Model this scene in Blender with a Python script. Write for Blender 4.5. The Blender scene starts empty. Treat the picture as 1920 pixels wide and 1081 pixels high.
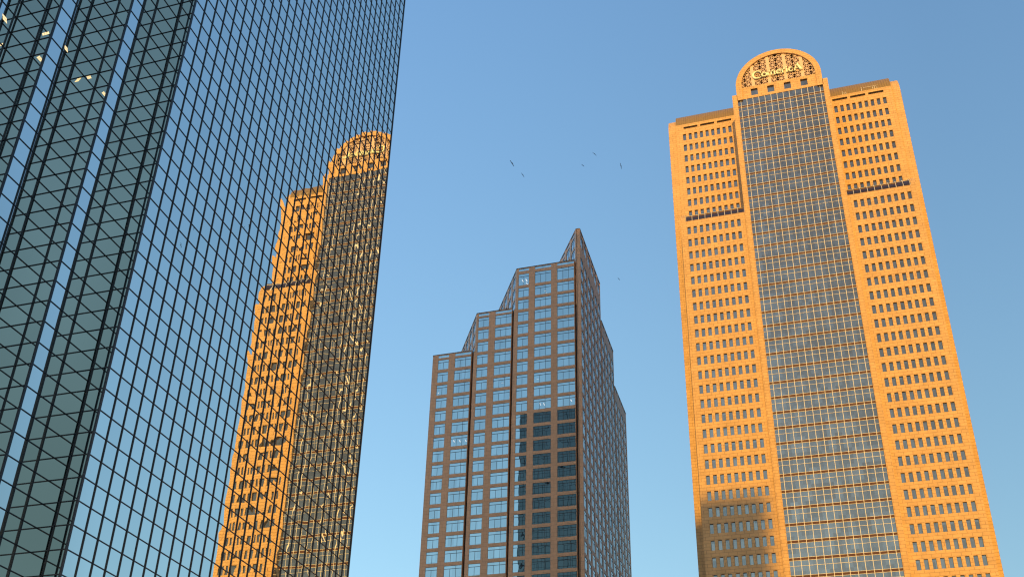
import bpy, math, random
import numpy as np
from mathutils import Vector, Matrix
random.seed(7)
R = math.radians
C = bpy.context.scene.collection
SC = bpy.context.scene
EYE = 1.6                       # camera height above the ground

# ---------------------------------------------------------------- camera, sky, sun, exposure
cam = bpy.data.cameras.new('camera'); cam_o = bpy.data.objects.new('camera', cam); C.objects.link(cam_o)
rt = Vector((0.9585956717, 0.2838137827, 0.0233254131))
up = Vector((0.1146280410, -0.4595451479, 0.8807262170))
fw = Vector((-0.2606813196, 0.8415865932, 0.4730510077))
cam_o.matrix_world = Matrix(((rt.x, up.x, -fw.x, 0), (rt.y, up.y, -fw.y, 0), (rt.z, up.z, -fw.z, EYE), (0, 0, 0, 1)))
cam.sensor_width = 36; cam.sensor_fit = 'HORIZONTAL'
F = 1952.373; cam.lens = F / 1920 * 36
cam.shift_x = 13.93 / 1920; cam.shift_y = 243.37 / 1920
cam.clip_start = 0.5; cam.clip_end = 6000
SC.camera = cam_o

SUN_EL = R(10); SUN_DIR = Vector((0.11, -1, 0)).normalized() * math.cos(SUN_EL) + Vector((0, 0, math.sin(SUN_EL)))
w = bpy.data.worlds.new('World'); SC.world = w; w.use_nodes = True
nt = w.node_tree; bg = nt.nodes['Background']
sky = nt.nodes.new('ShaderNodeTexSky'); sky.sky_type = 'NISHITA'; sky.sun_disc = False
sky.sun_elevation = SUN_EL; sky.sun_rotation = math.atan2(SUN_DIR.x, SUN_DIR.y)
sky.altitude = 100; sky.air_density = 1.0; sky.dust_density = 0.0; sky.ozone_density = 2.0
bg.inputs[1].default_value = 0.15
EXPO = 0.6
def mth(op, a, b=None, c=None):
    n = nt.nodes.new('ShaderNodeMath'); n.operation = op
    for i, v in enumerate((a, b, c)):
        if v is None: continue
        if isinstance(v, (int, float)): n.inputs[i].default_value = v
        else: nt.links.new(v, n.inputs[i])
    return n.outputs[0]
# a hazy evening sky: the Nishita gradient softened, clearer blue to the left, a dark patch added behind the viewer's right shoulder to dim the notch reflections
tcw = nt.nodes.new('ShaderNodeTexCoord'); sxw = nt.nodes.new('ShaderNodeSeparateXYZ'); nt.links.new(tcw.outputs['Generated'], sxw.inputs[0])
left = mth('MULTIPLY_ADD', mth('MAXIMUM', mth('SUBTRACT', 0.15, sxw.outputs['X']), 0.0), 0.6, 1.0)
dtw = nt.nodes.new('ShaderNodeVectorMath'); dtw.operation = 'DOT_PRODUCT'; dtw.inputs[1].default_value = (0.50, -0.60, 0.62)
nt.links.new(tcw.outputs['Generated'], dtw.inputs[0])
mrw = nt.nodes.new('ShaderNodeMapRange'); mrw.interpolation_type = 'SMOOTHSTEP'
mrw.inputs['From Min'].default_value = 0.78; mrw.inputs['From Max'].default_value = 0.975; mrw.inputs['To Min'].default_value = 0.0; mrw.inputs['To Max'].default_value = 1.0
nt.links.new(dtw.outputs['Value'], mrw.inputs['Value'])
def smooth(v, a, b):
    n = nt.nodes.new('ShaderNodeMapRange'); n.interpolation_type = 'SMOOTHSTEP'; n.inputs['From Min'].default_value = a; n.inputs['From Max'].default_value = b
    n.inputs['To Min'].default_value = 0; n.inputs['To Max'].default_value = 1; nt.links.new(v, n.inputs['Value']); return n.outputs['Result']
# sunset band added along the unseen horizon to warm the brown tower's shaded front
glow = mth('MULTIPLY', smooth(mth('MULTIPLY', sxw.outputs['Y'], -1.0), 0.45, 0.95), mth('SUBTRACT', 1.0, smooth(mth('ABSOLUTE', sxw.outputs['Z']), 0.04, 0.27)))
spw = nt.nodes.new('ShaderNodeSeparateColor'); cbw = nt.nodes.new('ShaderNodeCombineColor'); nt.links.new(sky.outputs[0], spw.inputs[0])
for i, (p_, c_) in enumerate(((0.62, 0.228), (0.53, 0.316), (0.30, 0.468))):
    v_ = mth('MULTIPLY', mth('POWER', mth('MAXIMUM', spw.outputs[i], 0.001), p_), c_ / (0.15 * 2 ** EXPO))
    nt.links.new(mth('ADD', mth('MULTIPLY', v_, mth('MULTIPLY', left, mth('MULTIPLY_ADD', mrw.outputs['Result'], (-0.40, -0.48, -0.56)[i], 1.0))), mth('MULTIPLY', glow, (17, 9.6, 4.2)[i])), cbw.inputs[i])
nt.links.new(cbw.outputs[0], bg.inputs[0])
sun = bpy.data.lights.new('sun', 'SUN'); sun_o = bpy.data.objects.new('sun', sun); C.objects.link(sun_o)
sun.energy = 2.6; sun.angle = R(0.75); sun.color = (1.0, 0.565, 0.06)
sun_o.rotation_euler = SUN_DIR.to_track_quat('Z', 'Y').to_euler(); sun_o.location = (0, -60, 300)
SC.view_settings.view_transform = 'Standard'; SC.view_settings.look = 'None'
SC.view_settings.exposure = EXPO; SC.view_settings.gamma = 1
SC.render.engine = 'CYCLES'
cy = SC.cycles; cy.max_bounces = 8; cy.glossy_bounces = 6; cy.diffuse_bounces = 3
cy.caustics_reflective = False; cy.caustics_refractive = False; cy.use_denoising = True
cy.sample_clamp_indirect = 6; cy.filter_width = 1.2

# ---------------------------------------------------------------- materials
def mat(name, col, rough=0.6, metal=0.0, spec=0.5):
    m = bpy.data.materials.new(name); m.use_nodes = True
    b = m.node_tree.nodes['Principled BSDF']
    b.inputs['Base Color'].default_value = (*col, 1); b.inputs['Roughness'].default_value = rough
    b.inputs['Metallic'].default_value = metal; b.inputs['Specular IOR Level'].default_value = spec
    return m, m.node_tree, b

def N(t, kind, **kw):
    n = t.nodes.new(kind)
    for k, v in kw.items():
        if k in ('operation', 'blend_type', 'data_type', 'noise_dimensions', 'feature', 'offset', 'squash', 'offset_frequency'): setattr(n, k, v)
        else: n.inputs[k.replace('_', ' ')].default_value = v
    return n

def wall_uv(t):
    """metres along the wall and up it, from object position and face normal"""
    tc = t.nodes.new('ShaderNodeTexCoord'); g = t.nodes.new('ShaderNodeNewGeometry')
    cr = t.nodes.new('ShaderNodeVectorMath'); cr.operation = 'CROSS_PRODUCT'; cr.inputs[0].default_value = (0, 0, 1)
    t.links.new(g.outputs['True Normal'], cr.inputs[1])
    dt = t.nodes.new('ShaderNodeVectorMath'); dt.operation = 'DOT_PRODUCT'
    t.links.new(tc.outputs['Object'], dt.inputs[0]); t.links.new(cr.outputs[0], dt.inputs[1])
    sp = t.nodes.new('ShaderNodeSeparateXYZ'); t.links.new(tc.outputs['Object'], sp.inputs[0])
    cb = t.nodes.new('ShaderNodeCombineXYZ')
    t.links.new(dt.outputs['Value'], cb.inputs[0]); t.links.new(sp.outputs['Z'], cb.inputs[1])
    return tc, cb

def stone(name, c1, c2, mort, bw, rh, ms=0.05, rough=0.75, var=0.25, bump=0.3):
    m, t, b = mat(name, c1, rough)
    tc, cb = wall_uv(t)
    br = t.nodes.new('ShaderNodeTexBrick'); br.offset = 0.5
    br.inputs['Color1'].default_value = (*c1, 1); br.inputs['Color2'].default_value = (*c2, 1); br.inputs['Mortar'].default_value = (*mort, 1)
    br.inputs['Scale'].default_value = 1; br.inputs['Mortar Size'].default_value = ms; br.inputs['Mortar Smooth'].default_value = 0.3
    br.inputs['Brick Width'].default_value = bw; br.inputs['Row Height'].default_value = rh
    t.links.new(cb.outputs[0], br.inputs['Vector'])
    no = N(t, 'ShaderNodeTexNoise', Scale=0.35, Detail=5.0, Roughness=0.65); t.links.new(tc.outputs['Object'], no.inputs['Vector'])
    mr = N(t, 'ShaderNodeMapRange'); mr.inputs['To Min'].default_value = 1 - var; mr.inputs['To Max'].default_value = 1 + var
    mr.inputs['From Min'].default_value = 0.3; mr.inputs['From Max'].default_value = 0.7
    t.links.new(no.outputs['Fac'], mr.inputs['Value'])
    mx = t.nodes.new('ShaderNodeVectorMath'); mx.operation = 'SCALE'
    t.links.new(br.outputs['Color'], mx.inputs[0]); t.links.new(mr.outputs['Result'], mx.inputs['Scale'])
    t.links.new(mx.outputs[0], b.inputs['Base Color'])
    bp = N(t, 'ShaderNodeBump', Strength=bump, Distance=0.02); bp.invert = True
    t.links.new(br.outputs['Fac'], bp.inputs['Height']); t.links.new(bp.outputs[0], b.inputs['Normal'])
    return m

def mirror_glass(name, col, cw, ch, var=0.06, film=0.0, filmcol=(0.1, 0.1, 0.1), rough=0.0, ox=0.0, oz=0.0, head_on=1.0):
    """reflective coated glazing; each pane of a cw x ch module a touch different"""
    m, t, b = mat(name, col, rough, 1.0)
    tc, cb = wall_uv(t)
    ad = t.nodes.new('ShaderNodeVectorMath'); ad.operation = 'ADD'; ad.inputs[1].default_value = (ox, oz, 0)
    dv = t.nodes.new('ShaderNodeVectorMath'); dv.operation = 'DIVIDE'; dv.inputs[1].default_value = (cw, ch, 1)
    fl = t.nodes.new('ShaderNodeVectorMath'); fl.operation = 'FLOOR'
    wn = t.nodes.new('ShaderNodeTexWhiteNoise'); wn.noise_dimensions = '3D'
    mr = N(t, 'ShaderNodeMapRange'); mr.inputs['To Min'].default_value = 1 - var; mr.inputs['To Max'].default_value = 1 + var
    sc = t.nodes.new('ShaderNodeVectorMath'); sc.operation = 'SCALE'; sc.inputs[0].default_value = col
    t.links.new(cb.outputs[0], ad.inputs[0]); t.links.new(ad.outputs[0], dv.inputs[0]); t.links.new(dv.outputs[0], fl.inputs[0])
    t.links.new(fl.outputs[0], wn.inputs['Vector']); t.links.new(wn.outputs['Value'], mr.inputs['Value'])
    t.links.new(mr.outputs['Result'], sc.inputs['Scale']); t.links.new(sc.outputs[0], b.inputs['Base Color'])
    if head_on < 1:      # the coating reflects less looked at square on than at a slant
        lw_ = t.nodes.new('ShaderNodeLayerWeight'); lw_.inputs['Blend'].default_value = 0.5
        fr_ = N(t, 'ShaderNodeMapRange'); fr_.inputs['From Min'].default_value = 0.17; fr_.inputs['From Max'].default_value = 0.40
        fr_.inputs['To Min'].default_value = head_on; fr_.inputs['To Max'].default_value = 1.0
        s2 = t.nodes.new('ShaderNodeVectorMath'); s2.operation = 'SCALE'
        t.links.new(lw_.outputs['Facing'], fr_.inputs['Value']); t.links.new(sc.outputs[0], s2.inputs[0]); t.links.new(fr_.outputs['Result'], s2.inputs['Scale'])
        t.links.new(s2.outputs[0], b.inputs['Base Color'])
    if film > 0:
        df = t.nodes.new('ShaderNodeBsdfDiffuse'); df.inputs['Color'].default_value = (*filmcol, 1)
        mx = t.nodes.new('ShaderNodeMixShader'); mx.inputs[0].default_value = film
        out = t.nodes['Material Output']
        t.links.new(b.outputs[0], mx.inputs[1]); t.links.new(df.outputs[0], mx.inputs[2]); t.links.new(mx.outputs[0], out.inputs[0])
    return m

def lamp(name, col, s):
    m, t, b = mat(name, (0.8, 0.8, 0.8)); b.inputs['Emission Color'].default_value = (*col, 1); b.inputs['Emission Strength'].default_value = s
    return m

M = {}
M['granite'] = stone('golden_granite', (0.65, 0.395, 0.175), (0.60, 0.36, 0.155), (0.36, 0.19, 0.085), 1.9, 0.79, 0.045, var=0.13)
M['brown'] = stone('brown_granite', (0.52, 0.31, 0.185), (0.48, 0.285, 0.168), (0.30, 0.17, 0.10), 1.55, 1.0, 0.03, 0.5, 0.10)
M['cast_stone'] = mat('cast_stone_tracery', (0.72, 0.50, 0.36), 0.8)[0]
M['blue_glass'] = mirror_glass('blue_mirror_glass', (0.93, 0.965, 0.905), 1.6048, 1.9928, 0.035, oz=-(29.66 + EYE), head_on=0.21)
M['brown_glass'] = mirror_glass('office_window_glass', (0.56, 0.61, 0.61), 1.55, 4.0, 0.08)
M['grey_glass'] = mirror_glass('grey_window_glass', (0.58, 0.465, 0.385), 1.604, 3.949, 0.20, 0.27, (0.15, 0.13, 0.15))
M['vault_glass'] = mirror_glass('dark_vault_glass', (0.22, 0.16, 0.14), 1.6, 2.0, 0.1, 0.35, (0.08, 0.045, 0.035))
M['mullion'] = mat('black_blue_anodised_frame', (0.010, 0.014, 0.026), 0.35, 0.0)[0]
M['dark_frame'] = mat('dark_window_frame', (0.03, 0.028, 0.03), 0.4)[0]
M['cream'] = mat('cream_painted_mullion', (0.78, 0.72, 0.64), 0.5)[0]
M['spandrel'] = mat('brown_spandrel_panel', (0.115, 0.06, 0.05), 0.85, 0.0, 0.1)[0]
M['void'] = mat('dark_recess', (0.035, 0.022, 0.018), 0.9)[0]
M['maroon'] = mat('maroon_inner_wall', (0.10, 0.035, 0.03), 0.9)[0]
M['gold'] = mat('gilded_sign_metal', (0.95, 0.97, 0.62), 0.35, 0.0)[0]
M['roof'] = mat('grey_flat_roof', (0.18, 0.17, 0.16), 0.9)[0]
M['warm_lamp'] = lamp('warm_ceiling_light', (1.0, 0.70, 0.30), 0.75)
M['cool_lamp'] = lamp('cool_ceiling_light', (0.72, 0.86, 0.95), 0.42)
M['bird'] = mat('black_feathers', (0.012, 0.014, 0.02), 0.7)[0]
def seam_metal():
    m, t, b = mat('bronze_standing_seam', (0.27, 0.15, 0.07), 0.5, 0.0)
    tc = t.nodes.new('ShaderNodeTexCoord'); wv = t.nodes.new('ShaderNodeTexWave'); wv.wave_type = 'BANDS'; wv.bands_direction = 'X'
    wv.inputs['Scale'].default_value = 0.5; wv.inputs['Distortion'].default_value = 0.0
    rp = t.nodes.new('ShaderNodeValToRGB'); rp.color_ramp.elements[0].color = (0.20, 0.125, 0.042, 1); rp.color_ramp.elements[1].color = (0.26, 0.165, 0.055, 1); rp.color_ramp.elements[0].position = 0.05; rp.color_ramp.elements[1].position = 0.35
    t.links.new(tc.outputs['Object'], wv.inputs['Vector']); t.links.new(wv.outputs['Fac'], rp.inputs[0]); t.links.new(rp.outputs[0], b.inputs['Base Color'])
    return m
M['bronze'] = seam_metal()
def ground_mat(name, a, b_, sc):
    m, t, b = mat(name, a, 0.9)
    tc = t.nodes.new('ShaderNodeTexCoord'); no = N(t, 'ShaderNodeTexNoise', Scale=sc, Detail=8.0)
    rp = t.nodes.new('ShaderNodeValToRGB'); rp.color_ramp.elements[0].color = (*a, 1); rp.color_ramp.elements[1].color = (*b_, 1)
    t.links.new(tc.outputs['Object'], no.inputs['Vector']); t.links.new(no.outputs['Fac'], rp.inputs[0]); t.links.new(rp.outputs[0], b.inputs['Base Color'])
    return m
M['ground'] = ground_mat('dry_city_ground', (0.14, 0.13, 0.11), (0.22, 0.20, 0.17), 0.02)
M['asphalt'] = ground_mat('asphalt', (0.045, 0.045, 0.048), (0.065, 0.064, 0.064), 0.8)
M['paving'] = stone('pavement_slabs', (0.34, 0.33, 0.31), (0.30, 0.29, 0.28), (0.16, 0.15, 0.14), 1.2, 1.2, 0.03)
M['paint'] = mat('road_paint', (0.75, 0.74, 0.70), 0.7)[0]
M['concrete'] = stone('pale_concrete', (0.38, 0.36, 0.33), (0.34, 0.32, 0.29), (0.22, 0.2, 0.18), 3.0, 1.5, 0.03)

# ---------------------------------------------------------------- mesh helpers
class MB:
    def __init__(s): s.v = []; s.f = []; s.sm = []
    def quad(s, a, b, c, d):
        n = len(s.v); s.v += [a, b, c, d]; s.f.append((n, n + 1, n + 2, n + 3)); s.sm.append(False)
    def poly(s, pts):
        n = len(s.v); s.v += list(pts); s.f.append(tuple(range(n, n + len(pts)))); s.sm.append(False)
    def box(s, x0, x1, y0, y1, z0, z1):
        s.obox((x0, y0, z0), (x1 - x0, 0, 0), (0, y1 - y0, 0), (0, 0, z1 - z0))
    def obox(s, o, a, b, c):
        o, a, b, c = map(np.array, (o, a, b, c)); n = len(s.v)
        if np.dot(np.cross(a, b), c) < 0: a, b = b, a
        for k in (o, o + a, o + a + b, o + b, o + c, o + a + c, o + a + b + c, o + b + c): s.v.append(tuple(float(q) for q in k))
        for f in ((0, 3, 2, 1), (4, 5, 6, 7), (0, 1, 5, 4), (1, 2, 6, 5), (2, 3, 7, 6), (3, 0, 4, 7)):
            s.f.append(tuple(n + i for i in f)); s.sm.append(False)
    def prism(s, pts, z0, z1):
        """vertical prism over a counter-clockwise plan"""
        n = len(pts)
        for i in range(n):
            a, b = pts[i], pts[(i + 1) % n]
            s.quad((a[0], a[1], z0), (b[0], b[1], z0), (b[0], b[1], z1), (a[0], a[1], z1))
        s.poly([(p[0], p[1], z1) for p in pts])
    def build(s, name, m, parent=None, loc=None):
        me = bpy.data.meshes.new(name); me.from_pydata(s.v, [], s.f); me.materials.append(m)
        if any(s.sm): me.polygons.foreach_set('use_smooth', s.sm)
        me.update(); o = bpy.data.objects.new(name, me); C.objects.link(o)
        if parent: o.parent = parent
        if loc: o.location = loc
        return o

def empty(name, loc, label, cat, group=None):
    o = bpy.data.objects.new(name, None); C.objects.link(o); o.location = loc; o.empty_display_size = 3
    o['label'] = label; o['category'] = cat
    if group: o['group'] = group
    return o

def facade(mb, P0, Nn, x0, x1, z0, z1, ops, depth=0.3):
    """wall skin on the plane through P0 with outward normal Nn, holes with reveals for every opening (xa, xb, za, zb)"""
    P0 = np.array(P0, float); Nn = np.array(Nn, float); U = np.cross((0, 0, 1), Nn); Zv = np.array((0, 0, 1.))
    P = lambda x, z, d=0.0: tuple(P0 + U * x + Zv * z - Nn * d)
    xs = sorted({x0, x1, *[o[0] for o in ops], *[o[1] for o in ops]}); zs = sorted({z0, z1, *[o[2] for o in ops], *[o[3] for o in ops]})
    xa = np.array(xs); za = np.array(zs); hole = np.zeros((len(zs) - 1, len(xs) - 1), bool)
    for o in ops:
        i0, i1 = np.searchsorted(xa, o[0]), np.searchsorted(xa, o[1]); j0, j1 = np.searchsorted(za, o[2]), np.searchsorted(za, o[3])
        hole[j0:j1, i0:i1] = True
    for j in range(len(zs) - 1):
        i = 0
        while i < len(xs) - 1:
            if hole[j, i]: i += 1; continue
            k = i
            while k < len(xs) - 1 and not hole[j, k]: k += 1
            mb.quad(P(xs[i], zs[j]), P(xs[k], zs[j]), P(xs[k], zs[j + 1]), P(xs[i], zs[j + 1])); i = k
    for (a, b, c, d) in ops:
        mb.quad(P(a, c), P(b, c), P(b, c, depth), P(a, c, depth)); mb.quad(P(a, d, depth), P(b, d, depth), P(b, d), P(a, d))
        mb.quad(P(a, c), P(a, c, depth), P(a, d, depth), P(a, d)); mb.quad(P(b, c, depth), P(b, c), P(b, d), P(b, d, depth))

rng = np.random.default_rng(11)
def pane(mb, P0, Nn, xa, xb, za, zb, back=0.0, nx=1, nz=1, amp=0.0):
    """one sheet of glass; amp (metres) bows and warps it the way sealed units do"""
    P0 = np.array(P0, float); Nn = np.array(Nn, float); U = np.cross((0, 0, 1), Nn)
    n0 = len(mb.v); nx = max(nx, 1); nz = max(nz, 1)
    bow = rng.normal(0, 1); tx, tz = rng.normal(0, 0.55, 2); ph = rng.uniform(0, 6.28, 4); am = rng.normal(0, 0.22, 2)
    W_, H_ = xb - xa, zb - za
    for j in range(nz + 1):
        for i in range(nx + 1):
            s, q = i / nx * 2 - 1, j / nz * 2 - 1
            d = amp * (bow * (1 - s * s) * (1 - q * q) + tx * s * W_ * 0.35 + tz * q * W_ * 0.35
                       + am[0] * math.sin(2.6 * s + ph[0]) * math.cos(1.7 * q + ph[1]) + am[1] * math.sin(3.4 * q + ph[2]) * math.cos(1.5 * s + ph[3]))
            p = P0 + U * (xa + W_ * (s + 1) / 2) - Nn * (back - d); mb.v.append((p[0], p[1], p[2] + za + H_ * (q + 1) / 2))
    for j in range(nz):
        for i in range(nx):
            a = n0 + j * (nx + 1) + i; mb.f.append((a, a + 1, a + nx + 2, a + nx + 1)); mb.sm.append(amp > 0)

def bars(mb, P0, Nn, rects, back, front):
    """boxes standing proud of a plane: rects (xa, xb, za, zb) from depth back to front (outward positive)"""
    P0 = np.array(P0, float); Nn = np.array(Nn, float); U = np.cross((0, 0, 1), Nn)
    for (a, b, c, d) in rects:
        mb.obox(P0 + U * a + Nn * back + np.array((0, 0, c)), U * (b - a), Nn * (front - back), (0, 0, d - c))

# ---------------------------------------------------------------- the setting on the ground
g = MB(); g.quad((-3000, -3000, 0), (3000, -3000, 0), (3000, 3000, 0), (-3000, 3000, 0))
o = g.build('ground', M['ground']); o['kind'] = 'structure'
g = MB(); g.box(-40, -14, -150, 190, -0.2, 0.004); o = g.build('road', M['asphalt']); o['kind'] = 'structure'
g = MB()
for k in range(28): g.box(-27.1, -26.9, -140 + k * 12, -136 + k * 12, 0.0045, 0.009)
o = g.build('road_markings', M['paint']); o['kind'] = 'structure'
for x0, x1 in ((-50, -40), (-14, 60)):
    g = MB(); g.box(x0, x1, -150, 190, -0.1, 0.14); o = g.build('pavement', M['paving']); o['kind'] = 'structure'

# ---------------------------------------------------------------- blue glass tower with the stepped corner
PW, PH, ZB = 1.6048, 1.9928, 29.66 + EYE
TOP_T = ZB + 84 * PH
T = empty('glass_tower', (-53.163, 61.09, 0), 'tall blue mirror glass skyscraper with notched corner, reflecting the orange tower', 'skyscraper')
def glass_face(P, Nn, ncol, k0, k1, detail=None, corner=True):
    """curtain wall of ncol modules starting at P (running along Z x N); rows k0..k1 of the module grid"""
    gl = MB(); x1 = ncol * PW
    for i in range(ncol):
        if detail:
            for k in range(max(k0, detail[0]), min(k1, detail[1])):
                pane(gl, P, Nn, i * PW, (i + 1) * PW, ZB + k * PH, ZB + (k + 1) * PH, 0, detail[2], detail[3], detail[4])
            if detail[0] > k0: pane(gl, P, Nn, i * PW, (i + 1) * PW, ZB + k0 * PH, ZB + detail[0] * PH)
            if detail[1] < k1: pane(gl, P, Nn, i * PW, (i + 1) * PW, ZB + detail[1] * PH, ZB + k1 * PH)
        else: pane(gl, P, Nn, i * PW, (i + 1) * PW, ZB + k0 * PH, ZB + k1 * PH)
    face = gl.build('glass_curtain_wall', M['blue_glass'], T)
    fr = MB()
    bars(fr, P, Nn, [(i * PW - 0.045, i * PW + 0.045, ZB + k0 * PH, ZB + k1 * PH) for i in range(1, ncol)], -0.02, 0.085)
    if ncol == 1: bars(fr, P, Nn, [(0.0, 0.06, ZB + k0 * PH, ZB + k1 * PH), (x1 - 0.06, x1, ZB + k0 * PH, ZB + k1 * PH)], -0.02, 0.07)
    rows = [(0.004, x1 - 0.004, ZB + k * PH - 0.04, ZB + k * PH + 0.04) for k in range(k0 + 1, k1)]
    bars(fr, P, Nn, rows, -0.02, 0.05)
    fr.build('mullion_grid', M['mullion'], face)
    return face
K0, K1 = -15, 84
# east face (the broad one), local frame: origin at its near corner
glass_face((0, 0, 0), (1, 0, 0), 30, K0, K1, (-12, 52, 5, 6, 0.0009))
steps = 5; cx, cyy = 0.0, 0.0; posts = [(0, 0)]
for s in range(steps):
    nx_ = cx - 2 * PW
    glass_face((nx_, cyy, 0), (0, -1, 0), 2, K0, K1, (-12, 50, 3, 3, 0.0006))       # faces the viewer side, runs left to right
    ny_ = cyy - 3 * PW
    glass_face((nx_, ny_, 0), (1, 0, 0), 3, K0, K1, (-12, 50, 3, 3, 0.0006))
    cx, cyy = nx_, ny_; posts.append((cx, cyy))
WX = -30 * PW
ncs = round((cx - WX) / PW)
glass_face((WX, cyy, 0), (0, -1, 0), ncs, K0, K1)
# far corner, one notch, north and west faces
NY = 30 * PW
glass_face((0, NY, 0), (0, 1, 0), 2, K0, K1)
glass_face((-2 * PW, NY, 0), (1, 0, 0), 1, K0, K1)
glass_face((-2 * PW, NY + PW, 0), (0, 1, 0), 26, K0, K1, (20, 84, 2, 2, 0.0008))
glass_face((-28 * PW, NY + PW, 0), (-1, 0, 0), 1, K0, K1)
glass_face((-28 * PW, NY, 0), (0, 1, 0), 2, K0, K1)
nw = round((NY - cyy) / PW)
glass_face((WX, NY, 0), (-1, 0, 0), nw, K0, K1)
posts += [(0, NY), (-2 * PW, NY + PW), (-28 * PW, NY + PW), (WX, NY), (WX, cyy)]
for (px, py) in posts:
    p = MB(); sy = -1 if py < NY - 1 else 1; sx = 1 if px > WX + 6 else -1
    p.box(px - 0.085 + 0.02 * sx, px + 0.085 + 0.02 * sx, py - 0.085 + 0.02 * sy, py + 0.085 + 0.02 * sy, ZB + K0 * PH, ZB + K1 * PH + 0.3); p.build('corner_post', M['mullion'], T)
p = MB(); plan = [(0, NY), (-2 * PW, NY), (-2 * PW, NY + PW), (-28 * PW, NY + PW), (-28 * PW, NY), (WX, NY), (WX, cyy), (cx, cyy)]
q = []; a, b = cx, cyy
for s in range(steps):
    b += 3 * PW; q.append((a, b)); a += 2 * PW; q.append((a, b))
plan += q
p.prism(plan, TOP_T - 0.3, TOP_T); p.build('roof', M['roof'], T)
p = MB(); p.prism([(x * 0.995, y) for x, y in plan], 0, ZB + K0 * PH); p.build('plinth', M['mullion'], T)

def ray(px, py):
    return fw + rt * ((px - 960 + 13.93) / F) - up * ((py - 540.5 - 243.37) / F)
def lit(px, py, wd, ht, skew):
    """a lit office ceiling seen through the pane that covers this spot"""
    d = ray(px, py); x, y = 0.0, 0.0
    for s in range(steps):
        t = (61.09 + y) / d.y; hx = d.x * t + 53.163
        if x - 2 * PW <= hx <= x: P, Nn, u, z = (x - 2 * PW, y, 0), (0, -1, 0), hx - (x - 2 * PW), d.z * t + EYE; break
        x -= 2 * PW
        t = (-53.163 + x) / d.x; hy = d.y * t - 61.09
        if y - 3 * PW <= hy <= y: P, Nn, u, z = (x, y - 3 * PW, 0), (1, 0, 0), hy - (y - 3 * PW), d.z * t + EYE; break
        y -= 3 * PW
    else: return
    m = MB(); P = np.array(P, float); Nn = np.array(Nn, float); U = np.cross((0, 0, 1), Nn)
    for a in range(3):
        for b in range(2):
            x0, x1 = u - wd / 2 + wd * a / 3, u - wd / 2 + wd * (a + 0.86) / 3
            z0, z1 = z - ht / 2 + ht * b / 2, z - ht / 2 + ht * (b + 0.82) / 2
            q = []
            for (xx, zz) in ((x0, z0), (x1, z0), (x1, z1), (x0, z1)):
                pt = P + U * (xx + skew * (z - zz)) + Nn * 0.012; q.append((pt[0], pt[1], pt[2] + zz))
            m.quad(*q)
    m.build('ceiling_light', M['warm_lamp'], T)
for a in ((9, 35, .55, .5, .5), (86, 63, .75, .36, .4), (124, 91, .45, .42, .5), (167, 145, .44, .42, .6)): lit(*a)

# ---------------------------------------------------------------- brown stepped tower
Z = lambda z: z + EYE
B = empty('brown_tower', (-47.604, 228.56, 0), 'brown granite office tower with stepped shoulders and one sharp pointed corner', 'skyscraper')
GX, GY = -0.508, 0.8614                                   # the slanting faces run back along this
gn = lambda: (-GY, GX, 0)                                 # their outward normal
FR = [  # left edge, right edge, roof, windows (xa, xb, panes), top window head
    (-20.77, -4.20, 175.85, [(-20.18, -17.15, 2), (-15.42, -10.76, 3), (-9.04, -4.30, 3)], 173.87),
    (-32.05, -21.88, 162.70, [(-31.50, -28.42, 2), (-26.62, -21.96, 3)], 161.10),
    (-44.33, -33.15, 150.78, [(-42.71, -39.63, 2), (-37.83, -33.22, 3)], 149.10)]
walls = MB(); win_specs = []; strips = []
for si, (xl, xr, roof, wins, head) in enumerate(FR):
    ops = []
    for (xa, xb, n) in wins:
        z = head; first = True
        while z > 4:
            zb = z - (3.85 if (first and si == 0) else 3.08)
            ops.append((xa, xb, Z(zb), Z(z))); win_specs.append((xa, xb, Z(zb), Z(z), n, first and si == 0))
            z = (169.1 if (first and si == 0) else z - 4.0); first = False
        ops.append((xa, xb, Z(roof - 1.02), Z(roof - 0.22))); strips.append((xa, xb, Z(roof - 1.02), Z(roof - 0.22)))
    facade(walls, (0, 0, 0), (0, -1, 0), xl, xr, 0, Z(roof), ops, 0.14)
# slots between the sections, then the pilaster beside each
def slot(xa, xb, z): 
    walls.quad((xa, 0, 0), (xa, 1.1, 0), (xa, 1.1, z), (xa, 0, z)); walls.quad((xb, 1.1, 0), (xb, 0, 0), (xb, 0, z), (xb, 1.1, z))
SL = [(-4.20, -3.62, Z(175.85)), (-21.88, -21.30, Z(162.70)), (-33.15, -32.50, Z(150.78))]
sl = MB()
for (xa, xb, z) in SL:
    slot(xa, xb, z); sl.quad((xa, 1.1, 0), (xb, 1.1, 0), (xb, 1.1, z), (xa, 1.1, z))
sl.build('recess', M['dark_frame'], B)
facade(walls, (0, 0, 0), (0, -1, 0), -21.30, -20.77, 0, Z(162.2), [], 0)
facade(walls, (0, 0, 0), (0, -1, 0), -32.50, -32.05, 0, Z(150.2), [], 0)
# pointed corner pier with a groove
facade(walls, (0, 0, 0), (0, -1, 0), -3.62, -2.48, 0, Z(186.5), [(-3.50, -3.38, 0.01, Z(186.4))], 0.12)
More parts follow.
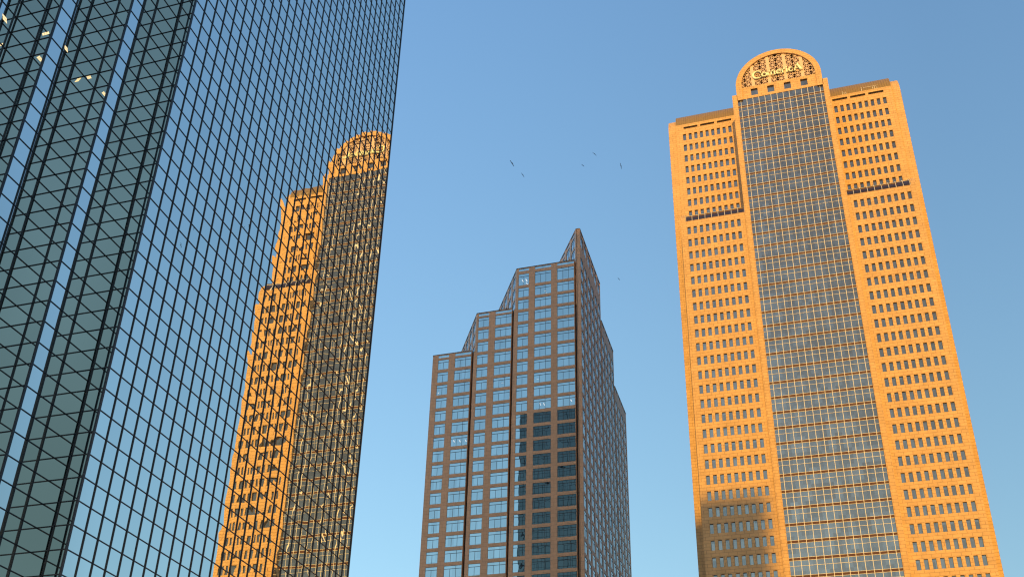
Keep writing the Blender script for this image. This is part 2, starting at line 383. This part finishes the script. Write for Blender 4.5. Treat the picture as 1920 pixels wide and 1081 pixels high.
# right-hand (east) face, three runs of windows
RUN = [(0.0, 27.4, 6, 186.4, 0.75), (28.3, 46.3, 4, 173.7, 28.85), (47.2, 65.6, 4, 161.6, 47.7)]
rw = []
for (ya, yb, n, roof, y0) in RUN:
    ops = []; pitch = 4.62
    for i in range(n):
        a = y0 + i * pitch; z = 169.1 + 4 * math.floor((roof - 1.2 - 169.1) / 4)
        if roof > 180: z = 181.1
        ops.append((a, a + 3.0, Z(roof - 1.1), Z(roof - 0.25))); rw.append((a, a + 3.0, Z(roof - 1.1), Z(roof - 0.25), 0))
        if roof > 180: ops.append((a, a + 3.0, Z(181.4), Z(184.6))); rw.append((a, a + 3.0, Z(181.4), Z(184.6), 2)); z = 177.1
        while z > 4:
            ops.append((a, a + 3.0, Z(z - 3.08), Z(z))); rw.append((a, a + 3.0, Z(z - 3.08), Z(z), 2)); z -= 4
    facade(walls, (-2.48, 0, 0), (1, 0, 0), ya, yb, 0, Z(roof), ops, 0.14)
for (ya, yb, z) in ((27.4, 28.3, Z(173.7)), (46.3, 47.2, Z(161.6))):
    walls.quad((-2.48, ya, 0), (-3.4, ya, 0), (-3.4, ya, z), (-2.48, ya, z)); walls.quad((-3.4, yb, 0), (-2.48, yb, 0), (-2.48, yb, z), (-3.4, yb, z))
    walls.quad((-3.4, ya, 0), (-3.4, yb, 0), (-3.4, yb, z), (-3.4, ya, z))
# slanting faces above each lower roof
gw_specs = []
for (x0, z0, z1, L) in ((-3.62, Z(161), Z(186.5), 31.9), (-20.77, Z(149), Z(175.85), 32), (-32.05, Z(140), Z(162.7), 21)):
    nrm = gn(); ops = []
    a = 1.3
    while a + 3.0 < L:
        ops.append((-a - 3.0, -a, z1 - 1.1, z1 - 0.25)); gw_specs.append((x0, -a - 3.0, -a, z1 - 1.1, z1 - 0.25, 0))
        z = z1 - (1.95 if x0 > -10 else 1.65); 
        while z - 3.08 > z0:
            ops.append((-a - 3.0, -a, z - 3.08, z)); gw_specs.append((x0, -a - 3.0, -a, z - 3.08, z, 2)); z -= 4
        a += 4.75
    facade(walls, (x0, 0, 0), nrm, -L, 0, z0, z1, ops, 0.14)
# backs and hidden sides
def back(pts, z0, z1):
    for a, b in zip(pts[:-1], pts[1:]): walls.quad((a[0], a[1], z0), (b[0], b[1], z0), (b[0], b[1], z1), (a[0], a[1], z1))
back([(-2.48, 27.4), (-19.8, 27.4)], Z(173.7), Z(186.4)); back([(-2.48, 46.3), (-48, 46.3)], Z(161.6), Z(173.7))
back([(-2.48, 65.6), (-44.33, 65.6), (-44.33, 0)], 0, Z(150.5)); back([(-2.48, 65.6), (-44.33, 65.6), (-44.33, 20)], Z(150.5), Z(161.6))
W_ = walls.build('wall', M['brown'], B)
rf = MB()
def flat(pts, z): rf.poly([(x, y, z) for x, y in pts])
flat([(-3.62, 0), (-2.48, 0), (-2.48, 27.4), (-19.8, 27.4)], Z(186.45))
flat([(-20.77, 0), (-4.2, 0), (-4.2, 1.2), (-19.8, 27.4), (-36.9, 27.4)], Z(175.8)); flat([(-36.9, 28.3), (-2.5, 28.3), (-2.5, 46.3), (-48, 46.3)], Z(173.65))
flat([(-32.05, 0), (-21.88, 0), (-21.88, 2), (-48, 46), (-44.3, 46), (-44.3, 21)], Z(162.65)); flat([(-44.3, 47.2), (-2.5, 47.2), (-2.5, 65.6), (-44.3, 65.6)], Z(161.55))
flat([(-44.33, 0), (-33.15, 0), (-33.15, 2), (-44.33, 21)], Z(150.73))
rf.build('roof', M['roof'], B)
# thin dark copings along each roof edge
def coping(fn):
    cp = MB(); fn(cp); cp.build('coping', M['dark_frame'], B)
for (xl, xr, roof, _, _) in FR: coping(lambda c: c.box(xl - 0.06, xr + 0.05, -0.07, 0.25, Z(roof) + 0.003, Z(roof) + 0.16))
for (ya, yb, n, roof, _) in RUN: coping(lambda c: c.box(-2.7, -2.41, ya, yb + 0.1, Z(roof) + 0.06, Z(roof) + 0.2))
coping(lambda c: c.box(-3.7, -2.72, -0.06, 0.2, Z(186.51), Z(186.64)))
for (x0, z1, L) in ((-3.62, Z(186.5), 31.9), (-20.77, Z(175.85), 32), (-32.05, Z(162.7), 21)):
    coping(lambda c: bars(c, (x0, 0, 0), gn(), [(-L, -0.1, z1 + 0.003, z1 + 0.15)], -0.2, 0.06))

def brown_window(gm, fm, P0, Nn, xa, xb, za, zb, n, back=0.1, detail=True, tall=False):
    if n == 0:
        pane(gm, P0, Nn, xa, xb, za, zb, back); return
    zt = zb - (0.80 if not tall else 0.9); w3 = (xb - xa) / n; q = (4, 4, 0.0011) if detail else (1, 1, 0)
    for k in range(n): pane(gm, P0, Nn, xa + k * w3, xa + (k + 1) * w3, za, zt, back, *q)
    if n == 3: pane(gm, P0, Nn, xa, xa + 2 * w3, zt, zb, back, *q); pane(gm, P0, Nn, xa + 2 * w3, xb, zt, zb, back, *q)
    else: pane(gm, P0, Nn, xa, xb, zt, zb, back, *q)
    t = 0.045
    r = [(xa, xa + t, za, zb), (xb - t, xb, za, zb), (xa + t, xb - t, zb - t, zb), (xa + t, xb - t, za, za + t)]
    r += [(xa + k * w3 - t * .8, xa + k * w3 + t * .8, za + t, (zb - t) if (n == 3 and k == 2) else zt - t * 1.1) for k in range(1, n)]
    bars(fm, P0, Nn, r, -back - 0.01, -back + 0.045)
    segs = [(xa + t, xa + 2 * w3 - t * .8), (xa + 2 * w3 + t * .8, xb - t)] if n == 3 else [(xa + t, xb - t)]
    bars(fm, P0, Nn, [(a, b, zt - t * 1.1, zt + t * 1.1) for a, b in segs], -back - 0.01, -back + 0.045)
    # bright sill strip at the foot of the opening
order = sorted(win_specs, key=lambda s: s[2]); vis = [s for s in order if s[2] > Z(83)]
singles = vis[:100]; sid = set(map(id, singles))
for s in singles:
    gm, fm = MB(), MB(); brown_window(gm, fm, (0, 0, 0), (0, -1, 0), *s[:5], tall=s[5])
    o = gm.build('window', M['brown_glass'], B); fm.build('frame', M['dark_frame'], o)
gm, fm = MB(), MB()
for s in win_specs:
    if id(s) not in sid: brown_window(gm, fm, (0, 0, 0), (0, -1, 0), *s[:5], detail=s[2] > Z(83), tall=s[5])
for (xa, xb, za, zb) in strips: brown_window(gm, fm, (0, 0, 0), (0, -1, 0), xa, xb, za, zb, 0)
for (a, b, za, zb, n) in rw: brown_window(gm, fm, (-2.48, 0, 0), (1, 0, 0), a, b, za, zb, n, detail=False)
for (x0, a, b, za, zb, n) in gw_specs: brown_window(gm, fm, (x0, 0, 0), gn(), a, b, za, zb, n, detail=False)
o = gm.build('window', M['brown_glass'], B); o['kind'] = 'stuff'
f_ = fm.build('frame', M['dark_frame'], o); f_['kind'] = 'stuff'
# lit ceilings behind a few panes
def office_light(px, py, dx, dz, th):
    d = ray(px, py); t = 228.56 / d.y; x = d.x * t + 47.604; z = d.z * t + EYE
    m = MB(); m.quad((x - dx / 2 - th / 2, 0.055, z - dz / 2), (x - dx / 2 + th / 2, 0.055, z - dz / 2 - th * .2), (x + dx / 2 + th / 2, 0.055, z + dz / 2), (x + dx / 2 - th / 2, 0.055, z + dz / 2 + th * .2))
    m.build('ceiling_light', M['cool_lamp'], B)
for a in ((980, 526, -.35, .8, .25), (987, 525, -.4, .9, .3), (988, 531, .4, -.8, .25), (1022, 545, .5, .05, .25), (1024, 549, .4, -.3, .2), (942, 717, .55, .0, .22), (1008, 710, .55, .05, .22), (1013, 757, .3, -.9, .2), (1020, 757, .3, -.9, .2), (1071, 750, .3, -.7, .25), (822, 736, .3, .3, .25), (851, 826, .3, -.7, .25), (862, 826, .3, -.7, .25), (873, 825, .3, -.7, .25)): office_light(*a)

# ---------------------------------------------------------------- golden granite tower with arched crown
G = empty('granite_tower', (8.051, 217.78, 0), 'golden granite skyscraper with arched crown, glazed central bay and lettered sign', 'skyscraper')
FH = 3.949; WW, WP, WH = 0.86, 1.584, 2.3; WX0 = 13.87
YL, YU = 0.64, 8.87
ZT = Z(212.36)
wl = MB()
lw = [(s, j) for s in (-1, 1) for j in range(9)]
def wx(s, j):
    a = WX0 + j * WP
    return (a, a + WW) if s > 0 else (-a - WW, -a)
specs = []
# lower front block
ZL0 = Z(172.80); ledge = Z(174.75)
for s in (-1, 1):
    ops = []
    for j in range(9):
        z = ZL0
        while z > 8:
            ops.append((*wx(s, j), z - WH, z)); specs.append((s, j, YL, z)); z -= FH
    x0, x1 = (12.55, 29.0) if s > 0 else (-29.0, -12.55)
    facade(wl, (0, YL, 0), (0, -1, 0), x0, x1, 0, ledge, ops, 0.32)
    # upper wings, set back
    ops = []
    for j in range(9):
        for k in range(8): z = ZT - k * FH; ops.append((*wx(s, j), z - WH, z)); specs.append((s, j, YU, z))
    for k in range(3):
        a = 13.72 + k * 4.71; a = a if s > 0 else -a - 3.95
        ops.append((a, a + 3.95, Z(214.33), Z(215.08)))
    x0, x1 = (12.55, 29.25) if s > 0 else (-29.25, -12.55)
    facade(wl, (0, YU, 0), (0, -1, 0), x0, x1, ledge - 2, Z(216.05), ops, 0.32)
    lv = MB()
    for k in range(3):
        a = 13.72 + k * 4.71; a = a if s > 0 else -a - 3.95
        lv.quad((a, YU + 0.3, Z(214.33)), (a + 3.95, YU + 0.3, Z(214.33)), (a + 3.95, YU + 0.3, Z(215.08)), (a, YU + 0.3, Z(215.08)))
        lv.box(a, a + 3.95, YU + 0.1, YU + 0.2, Z(214.66), Z(214.74))
    lv.build('louvre', M['void'], G)
    # side shoulders, a little further back
    sx0, sx1 = (29.25, 31.4) if s > 0 else (-31.4, -29.25)
    facade(wl, (0, YU + 0.35, 0), (0, -1, 0), sx0, sx1, 0, Z(214), [], 0)
    xe = 29.25 * s; wl.quad(*[(xe, YU + d, z) for d, z in ((0, ledge), (0.35, ledge), (0.35, Z(216)), (0, Z(216)))])
    xe = 29.0 * s                                            # flank of the front block, its top curving back to the wing
    pts = [(YL, 0), (YU + 0.35, 0)] + [(YU - 8.23 * math.sin(t), ledge + 5.55 * math.cos(t)) for t in np.linspace(0, math.pi / 2, 12)]
    wl.poly([(xe, y, z) for y, z in (pts if s > 0 else pts[::-1])])
    xi = 27.75 * s                                           # the curved end pier top over the ledge
    cv = [(YU - 8.23 * math.sin(t), ledge + 5.55 * math.cos(t)) for t in np.linspace(0, math.pi / 2, 12)]
    for (ya, za), (yb, zb) in zip(cv[:-1], cv[1:]):
        q = [(xi, yb, zb), (xe, yb, zb), (xe, ya, za), (xi, ya, za)]; wl.quad(*(q if s > 0 else q[::-1]))
    pin = [(YU, ledge)] + cv + []
    wl.poly([(xi, y, z) for y, z in (pin[::-1] if s > 0 else pin)])
    # outer flank wall
    xo = 31.4 * s
    a, b = (YU + 0.35, 52) if s > 0 else (52, YU + 0.35)
    ops = []
    facade(wl, (xo, 0, 0), (s, 0, 0), *( (YU + 0.35, 52.0) if s > 0 else (-52.0, -YU - 0.35)), 0, Z(214), ops, 0.3)
    # gabled end of the roof vault: curved pier cap
    e0, e1 = (29.25, 31.4) if s > 0 else (-31.4, -29.25)
    capc = [(YU + 0.35 + 8.6 * (1 - math.cos(t)), Z(214) + 8.9 * math.sin(t)) for t in np.linspace(0, math.pi / 2, 14)]
    for (ya, za), (yb, zb) in zip(capc[:-1], capc[1:]): wl.quad((e0, ya, za), (e1, ya, za), (e1, yb, zb), (e0, yb, zb))
    for xk in (e0, e1):
        pp = [(xk, YU + 0.35 + 8.6, Z(214))] + [(xk, y, z) for y, z in capc]; wl.poly(pp if xk == e1 else pp[::-1])
wl.quad((31.4, 52, 0), (-31.4, 52, 0), (-31.4, 52, Z(214)), (31.4, 52, Z(214)))
# piers beside the glazed bay
for s in (-1, 1):
    a, b = (11.22, 12.58) if s > 0 else (-12.58, -11.22); ti = Z(214.65)
    wl.quad((a, 0, 0), (b, 0, 0), (b, 0, ti), (a, 0, ti)); wl.quad((a, 0, ti), (b, 0, ti), (b, 9.0, ti), (a, 9.0, ti))
    wl.quad((b, 0, 0), (b, 9.0, 0), (b, 9.0, ti), (b, 0, ti)); wl.quad((a, 9.0, 0), (a, 0, 0), (a, 0, ti), (a, 9.0, ti))
wall = wl.build('wall', M['granite'], G)

# arched crown
ZC = Z(217.45); RO, RI = 11.32, 9.82; ar = MB(); n = 48; DEP = 9.0
arc = lambda r, y: [(-r, y, Z(214.65))] + [(-r * math.cos(t), y, ZC + r * math.sin(t)) for t in np.linspace(0, math.pi, n + 1)] + [(r, y, Z(214.65))]
O_, I_ = arc(RO, 0), arc(RI, 0); I2, Ob = arc(RI, 0.55), arc(RO, DEP)
for i in range(len(O_) - 1):
    ar.quad(I_[i], I_[i + 1], O_[i + 1], O_[i]); ar.quad(O_[i], O_[i + 1], Ob[i + 1], Ob[i]); ar.quad(I2[i], I2[i + 1], I_[i + 1], I_[i])
ar.poly(Ob)
for s in (-1, 1):
    a, b = (RI, RO) if s > 0 else (-RO, -RI)
    ar.quad((a, 0, Z(212.62)), (b, 0, Z(212.62)), (b, 0, Z(214.65)), (a, 0, Z(214.65)))
    ar.quad((a, 0, Z(212.62)), (a, .55, Z(212.62)), (b, .55, Z(212.62)), (b, 0, Z(212.62)))
    xe = RI * s; q = [(xe, 0, Z(212.62)), (xe, .55, Z(212.62)), (xe, .55, Z(214.65)), (xe, 0, Z(214.65))]; ar.quad(*(q if s < 0 else q[::-1]))
arch = ar.build('arch', M['granite'], G)
pn = MB(); sq = [(-7.46, -5.66), (-3.08, -1.30), (1.32, 3.10), (5.68, 7.46)]
ops = [(a, b, Z(213.85), Z(216.2)) for a, b in sq]
facade(pn, (0, 0.35, 0), (0, -1, 0), -9.81, 9.81, Z(212.95), Z(217.2), ops, 0.4)
pn.quad((-9.81, 0.35, Z(212.95)), (-9.81, 0.75, Z(212.95)), (9.81, 0.75, Z(212.95)), (9.81, 0.35, Z(212.95)))
band = pn.build('lintel_band', M['granite'], G)
for (a, b) in sq:
    m_ = MB(); pane(m_, (0, 0.35, 0), (0, -1, 0), a, b, Z(213.85), Z(216.2), 0.38); m_.build('window', M['grey_glass'], G)

# star-pattern screen, clipped by the arch
scr = MB(); ZS = Z(217.2); RC = RI - 0.02
def inside(x, z): return z >= ZS - 1e-6 and (x * x + (z - ZC) ** 2 <= RC * RC or z < ZC and abs(x) < RC)
def bar2(x0, z0, x1, z1, wd, y0, y1):
    L = math.hypot(x1 - x0, z1 - z0); N_ = max(2, int(L / 0.1)); run = []
    def flush():
        if len(run) > 1:
            (a, c), (b, d) = run[0], run[-1]; l = math.hypot(b - a, d - c)
            if l > 0.15:
                ux, uz = (b - a) / l, (d - c) / l
                scr.obox((a + uz * wd / 2, y0, c - ux * wd / 2), (ux * l, 0, uz * l), (-uz * wd, 0, ux * wd), (0, y1 - y0, 0))
    for i in range(N_ + 1):
        p = (x0 + (x1 - x0) * i / N_, z0 + (z1 - z0) * i / N_)
        if inside(*p): run.append(p)
        else: flush(); run = []
    flush()
ribs = [-6.58, -2.19, 2.19, 6.58]; rw2 = 0.38; cell = 1.83
for x in ribs: bar2(x, ZS, x, ZS + 10, rw2 * 2, 0.38, 0.7)
cols = []
for a, b in ((-6.58 + rw2, -2.19 - rw2), (-2.19 + rw2, 2.19 - rw2), (2.19 + rw2, 6.58 - rw2)): cols += [(a, (a + b) / 2), ((a + b) / 2, b)]
cols += [(6.58 + rw2, 6.58 + rw2 + cell), (6.58 + rw2 + cell, 6.58 + rw2 + 2 * cell), (-6.58 - rw2 - cell, -6.58 - rw2), (-6.58 - rw2 - 2 * cell, -6.58 - rw2 - cell)]
for (a, b) in cols:
    c = (a + b) / 2
    for x in (a, b): bar2(x, ZS, x, ZS + 10, 0.17, 0.44, 0.6)
    bar2(c, ZS, c, ZS + 10, 0.12, 0.452, 0.6)
    for r in range(6):
        z = ZS + r * cell
        bar2(a, z, b, z, 0.17, 0.446, 0.61); bar2(a, z + cell / 2, b, z + cell / 2, 0.12, 0.449, 0.61)
        bar2(a, z, b, z + cell, 0.16, 0.455, 0.62); bar2(a, z + cell, b, z, 0.16, 0.458, 0.62)
scr.build('star_screen', M['cast_stone'], arch)
bk = MB(); bk.poly([(x, 1.3, z) for x, z in [(-RI, Z(216.5))] + [(-RI * math.cos(t), ZC + RI * math.sin(t)) for t in np.linspace(0, math.pi, 33)] + [(RI, Z(216.5))]][::-1])
bk.build('screen_backing', M['maroon'], arch)

# raised sign lettering
def stroke(m, pts, wd, y0=-0.12, y1=0.28):
    for i in range(len(pts) - 1):
        (a, c), (b, d) = pts[i], pts[i + 1]; l = math.hypot(b - a, d - c) or 1e-6; ux, uz = (b - a) / l, (d - c) / l
        w0 = wd[i] if isinstance(wd, list) else wd; w1 = wd[i + 1] if isinstance(wd, list) else wd
        nn = len(m.v)
        for (x, z, ww) in ((a, c, w0), (b, d, w1)):
            for sg in (-1, 1):
                for yy in (y0, y1): m.v.append((x - uz * ww / 2 * sg, yy, z + ux * ww / 2 * sg))
        for f in ((0, 4, 6, 2), (1, 3, 7, 5), (0, 1, 5, 4), (2, 6, 7, 3), (0, 2, 3, 1), (4, 5, 7, 6)): m.f.append(tuple(nn + i for i in f)); m.sm.append(False)
def arcp(cx, cz, rx, rz, a0, a1, n=18): return [(cx + rx * math.cos(R(a0 + (a1 - a0) * i / n)), cz + rz * math.sin(R(a0 + (a1 - a0) * i / n))) for i in range(n + 1)]
base = Z(219.55); XH = 1.45; CH = 2.35; T_, t_ = 0.38, 0.21
def letter(ch, x):
    m = MB(); z = base
    if ch == 'C':
        p = arcp(x + 1.25, z + 1.05, 1.2, 1.3, 42, 318, 26); stroke(m, p, [t_ + (T_ + .1 - t_) * max(0, -math.cos(R(42 + 276 * i / 26))) for i in range(27)]); stroke(m, [(x + 2.15, z + 1.5), (x + 2.15, z + 2.25)], t_)
    elif ch == 'o': p = arcp(x + .75, z + XH / 2, .62, .64, 0, 360, 24); stroke(m, p, [t_ + (T_ - t_) * abs(math.cos(R(360 * i / 24))) for i in range(25)])
    elif ch == 'm':
        for k in (0, .85, 1.7): stroke(m, [(x + .3 + k, z + .1), (x + .3 + k, z + XH)], T_ * .85); stroke(m, [(x + k, z + .08), (x + .62 + k, z + .08)], .16)
        for k in (0, .85): stroke(m, arcp(x + .72 + k, z + XH - .35, .42, .36, 180, 0, 8), t_)
        stroke(m, [(x, z + XH - .06), (x + .4, z + XH - .06)], .14)
    elif ch == 'e':
        p = arcp(x + .72, z + XH / 2, .58, .64, 20, 325, 20); stroke(m, p, [t_ + (T_ - t_) * max(0, -math.cos(R(20 + 305 * i / 20))) for i in range(21)]); stroke(m, [(x + .2, z + .75), (x + 1.3, z + .9)], .15)
    elif ch == 'r': stroke(m, [(x + .3, z + .1), (x + .3, z + XH)], T_ * .85); stroke(m, [(x, z + .08), (x + .65, z + .08)], .16); stroke(m, arcp(x + .75, z + XH - .4, .42, .36, 170, 50, 6), t_ * 1.3); stroke(m, [(x, z + XH - .06), (x + .4, z + XH - .06)], .14)
    elif ch == 'i': stroke(m, [(x + .3, z + .1), (x + .3, z + XH)], T_ * .85); stroke(m, [(x, z + .08), (x + .62, z + .08)], .16); stroke(m, [(x + .3, z + XH + .3), (x + .3, z + XH + .62)], .32)
    elif ch == 'c': p = arcp(x + .75, z + XH / 2, .6, .64, 45, 315, 18); stroke(m, p, [t_ + (T_ - t_) * max(0, -math.cos(R(45 + 270 * i / 18))) for i in range(19)])
    elif ch == 'A': stroke(m, [(x + .25, z + .1), (x + 1.05, z + CH + .2)], t_); stroke(m, [(x + 1.0, z + CH + .25), (x + 1.95, z + .1)], T_ + .1); stroke(m, [(x + .6, z + .85), (x + 1.5, z + .85)], .16); stroke(m, [(x, z + .06), (x + .55, z + .06)], .16); stroke(m, [(x + 1.6, z + .06), (x + 2.35, z + .06)], .16)
    m.build('sign_letter', M['gold'], G)
x = -6.45
for ch, adv in zip('ComericA', (2.3, 1.45, 2.45, 1.4, 1.15, .72, 1.35, 0)): letter(ch, x); x += adv * 1.0

# glazed bay
GZ1 = Z(212.95); gy = 0.45; bay = MB(); fl0 = Z(206.75)
xs = [-11.22] + [-10.4 + 1.6 * k for k in range(14)] + [11.22]
zs = []
k = 1
zrow = []
z = fl0 + FH
while z > 6: zrow.append(z); z -= FH
for a, b in zip(xs[:-1], xs[1:]):
    zt = GZ1
    for z in zrow:
        pane(bay, (0, gy, 0), (0, -1, 0), a, b, z, zt, 0, 2, 2, 0.0006 if z > Z(80) else 0)
        pane(bay, (0, gy, 0), (0, -1, 0), a, b, z - 1.87, z - .66, 0, 2, 2, 0.0006 if z > Z(80) else 0); zt = z - 1.87
bglass = bay.build('bay_glazing', M['grey_glass'], G)
sp = MB()
for z in zrow: sp.box(-11.22, 11.22, gy - 0.02, gy + 0.2, z - .66, z)
sp.build('spandrel', M['spandrel'], bglass)
mu = MB()
for x in xs[1:-1]: mu.box(x - 0.05, x + 0.05, gy - 0.09, gy + 0.02, 4, GZ1)
for z in zrow:
    for zz in (z, z - .66, z - 1.87): mu.box(-11.22, 11.22, gy - 0.06, gy + 0.018, zz - .035, zz + .035)
mu.build('mullion_grid', M['cream'], bglass)

# windows of the wings
big = sorted([s for s in specs if s[3] > Z(76)], key=lambda s: s[3])[:100]; bid = set(map(id, big))
def gwin(gm, fm, s):
    (sg, j, y, z) = s; a, b = wx(sg, j)
    pane(gm, (0, y, 0), (0, -1, 0), a, b, z - WH, z, 0.28, 2, 3, 0.0005)
    bars(fm, (0, y, 0), (0, -1, 0), [(a, a + .05, z - WH, z), (b - .05, b, z - WH, z), (a + .05, b - .05, z - .06, z), (a + .05, b - .05, z - WH, z - WH + .06)], -0.3, -0.23)
for s in big:
    gm, fm = MB(), MB(); gwin(gm, fm, s); o = gm.build('window', M['grey_glass'], G); fm.build('frame', M['dark_frame'], o)
gm, fm = MB(), MB()
for s in specs:
    if id(s) not in bid: gwin(gm, fm, s)
o = gm.build('window', M['grey_glass'], G); o['kind'] = 'stuff'; f_ = fm.build('frame', M['dark_frame'], o); f_['kind'] = 'stuff'

# vaulted glazing over the setback, and the bronze vaulted roofs
for s in (-1, 1):
    x0, x1 = (12.6, 27.72) if s > 0 else (-27.72, -12.6); v = MB(); fr = MB(); RV, HV = 7.9, 5.4; zb = ledge
    pr = [(YU - RV * math.cos(t), zb + HV * math.sin(t)) for t in np.linspace(0, math.pi / 2, 11)]
    for (ya, za), (yb, z2) in zip(pr[:-1], pr[1:]): v.quad((x0, ya, za), (x1, ya, za), (x1, yb, z2), (x0, yb, z2))
    v.poly([(x0, y, z) for y, z in (pr + [(YU, zb)])][::-1]); v.poly([(x1, y, z) for y, z in pr + [(YU, zb)]])
    vo = v.build('vault_glazing', M['vault_glass'], G)
    nb = 9
    for i in range(nb + 1):
        xx = x0 + (x1 - x0) * i / nb; xx = min(max(xx, x0 + .07), x1 - .07)
        for (ya, za), (yb, z2) in zip(pr[:-1], pr[1:]):
            L = math.hypot(yb - ya, z2 - za); ny, nz = -(z2 - za) / L, (yb - ya) / L
            fr.obox((xx - .045, ya, za), (.09, 0, 0), (0, yb - ya, z2 - za), (0, ny * .12, nz * .12))
    for i in (0, 3, 6):
        y, z = pr[i]; fr.box(x0, x1, y - .1, y - .02, z - .035, z + .05)
    fr.build('glazing_bars', M['cream'], vo)
    # roof vault
    rx0, rx1 = (12.6, 29.24) if s > 0 else (-29.24, -12.6); rv = MB(); RR = 8.2
    pr = [(YU + .25 + RR * (1 - math.cos(t)), Z(216.05) + 7.7 * math.sin(t)) for t in np.linspace(0, math.pi / 2, 14)]
    for (ya, za), (yb, z2) in zip(pr[:-1], pr[1:]): rv.quad((rx0, ya, za), (rx1, ya, za), (rx1, yb, z2), (rx0, yb, z2))
    yb, z2 = pr[-1]; rv.quad((rx0, yb, z2), (rx1, yb, z2), (rx1, 52, z2), (rx0, 52, z2))
    rv.quad((rx0, YU, Z(216.05)), (rx1, YU, Z(216.05)), (rx1, YU + .26, Z(216.05)), (rx0, YU + .26, Z(216.05)))
    rv.build('vaulted_roof', M['bronze'], G)
    # rooftop pipes and rails standing on the parapet
    rp = MB()
    for (xx, hh) in ((16.6, 1.3), (17.0, .8), (17.5, .9), (21.6, 1.5), (24.5, .9), (25.0, .9), (25.6, .6)):
        if s > 0: rp.box(xx, xx + .09, YU + .05, YU + .14, Z(216.06), Z(216.06) + hh)
    if s > 0: rp.box(22.2, 25.9, YU + .05, YU + .12, Z(217.2), Z(217.27)); rp.build('roof_rail', M['cream'], G)
p = MB(); p.quad((-12.5, 9.0, Z(214.6)), (12.5, 9.0, Z(214.6)), (12.5, 52, Z(214.6)), (-12.5, 52, Z(214.6))); p.build('roof', M['roof'], G)

# ---------------------------------------------------------------- the office blocks behind the viewer that shade this street
def block(x0, x1, y0, y1, h, label, notch=None):
    e = empty('office_block', ((x0 + x1) / 2, (y0 + y1) / 2, 0), label, 'building'); w2, d2 = (x1 - x0) / 2, (y1 - y0) / 2
    m = MB(); wn = MB()
    for (Nn, hw, off) in (((0, -1, 0), w2, d2), ((0, 1, 0), w2, d2), ((1, 0, 0), d2, w2), ((-1, 0, 0), d2, w2)):
        P = (Nn[0] * off, Nn[1] * off, 0); ops = [(-hw + 2, hw - 2, z, z + 2.2) for z in np.arange(6, h - 4, 4.0)]
        facade(m, P, Nn, -hw, hw, 0, h, ops, 0.3)
        for o_ in ops: pane(wn, P, Nn, *o_, 0.28)
    m.poly([(-w2, -d2, h), (w2, -d2, h), (w2, d2, h), (-w2, d2, h)])
    m.build('wall', M['concrete'], e); wn.build('window_band', M['grey_glass'], e)
    r_ = MB(); r_.box(-w2 * .5, w2 * .5, -d2 * .5, d2 * .5, h + .003, h + 4); r_.build('plant_room', M['concrete'], e)
TAN = math.tan(SUN_EL)
block(-22, 52, -630, -600, 192 + 828 * TAN, 'pale concrete office block with long window bands behind the viewer, the taller one')
block(-30, 39.5, -235, -199, Z(97) + 417 * TAN, 'pale concrete office block with long window bands further down the street')

# ---------------------------------------------------------------- birds
def bird(px, py, dist, ang, span_px, tilt, label):
    d = ray(px, py).normalized() * dist; size = span_px * dist / F / 1.75
    e = empty('bird', (d.x, d.y, d.z + EYE), label, 'bird', 'birds circling in the sky')
    wing = rt * math.cos(R(ang)) - up * math.sin(R(ang)); side = rt * math.sin(R(ang)) + up * math.cos(R(ang))
    fwd = (fw * math.cos(R(tilt)) + side * math.sin(R(tilt))).normalized(); top = fwd.cross(wing).normalized(); wing = top.cross(fwd)
    e.rotation_euler = Matrix((fwd, wing, top)).transposed().to_euler()
    body = MB(); n = 8; rs = [(-.5, .02), (-.42, .05), (-.25, .085), (0, .10), (.2, .085), (.33, .05), (.40, .055), (.46, .04), (.53, .008)]
    rings = []
    for (xx, r) in rs: rings.append([(xx * size, r * size * math.cos(6.283 * k / n), r * size * math.sin(6.283 * k / n)) for k in range(n)])
    for r0, r1 in zip(rings[:-1], rings[1:]):
        for k in range(n): body.quad(r0[k], r0[(k + 1) % n], r1[(k + 1) % n], r1[k])
    tl = [(-.42, -.04), (-.78, -.13), (-.80, 0), (-.78, .13), (-.42, .04)]
    for zz in (.008, -.008): body.poly([(a * size, b * size, zz * size) for a, b in (tl if zz > 0 else tl[::-1])])
    for sg in (-1, 1):     # two-panel wings, swept and slightly raised, with thickness
        inner = [(.30, .06), (.34, .45), (-.06, .50), (-.22, .07)]; outer = [(.34, .45), (.10, .95), (-.12, 1.02), (-.14, .80), (-.06, .50)]
        for poly, za, zb_ in ((inner, 0, .12), (outer, .12, .05)):
            P = []
            for (a, b) in poly:
                f = (b - .06) / .44 if poly is inner else (b - .45) / .55
                P.append((a * size, sg * b * size, (za + (zb_ - za) * max(0, min(1, f))) * size))
            for dz in (.03, -.03): q_ = [(a, b, c + dz * size) for a, b, c in P]; body.poly(q_ if (dz > 0) == (sg > 0) else q_[::-1])
            for i in range(len(P)):
                a, b = P[i], P[(i + 1) % len(P)]; body.quad((a[0], a[1], a[2] - .03 * size), (b[0], b[1], b[2] - .03 * size), (b[0], b[1], b[2] + .03 * size), (a[0], a[1], a[2] + .03 * size))
    body.build('bird_body', M['bird'], e)
for a in ((960.5, 306, 150, 57, 11.5, 24, 'leftmost and largest bird, dark, banking with its wings in a steep slant'),
          (980.5, 328, 150, 57, 8, 24, 'dark bird just below and right of the leftmost bird'),
          (1093, 310, 160, 38, 5.5, 38, 'small stubby dark bird left of and below the highest bird'),
          (1115, 288.5, 150, 42, 8, 26, 'highest of the dark birds, wings tilted down to the right'),
          (1164.5, 311, 150, 78, 9.5, 24, 'rightmost dark bird, wings held almost upright'),
          (1160.5, 522.5, 170, 50, 5.5, 32, 'lone small dark bird low, right of the pointed brown tower')): bird(*a)
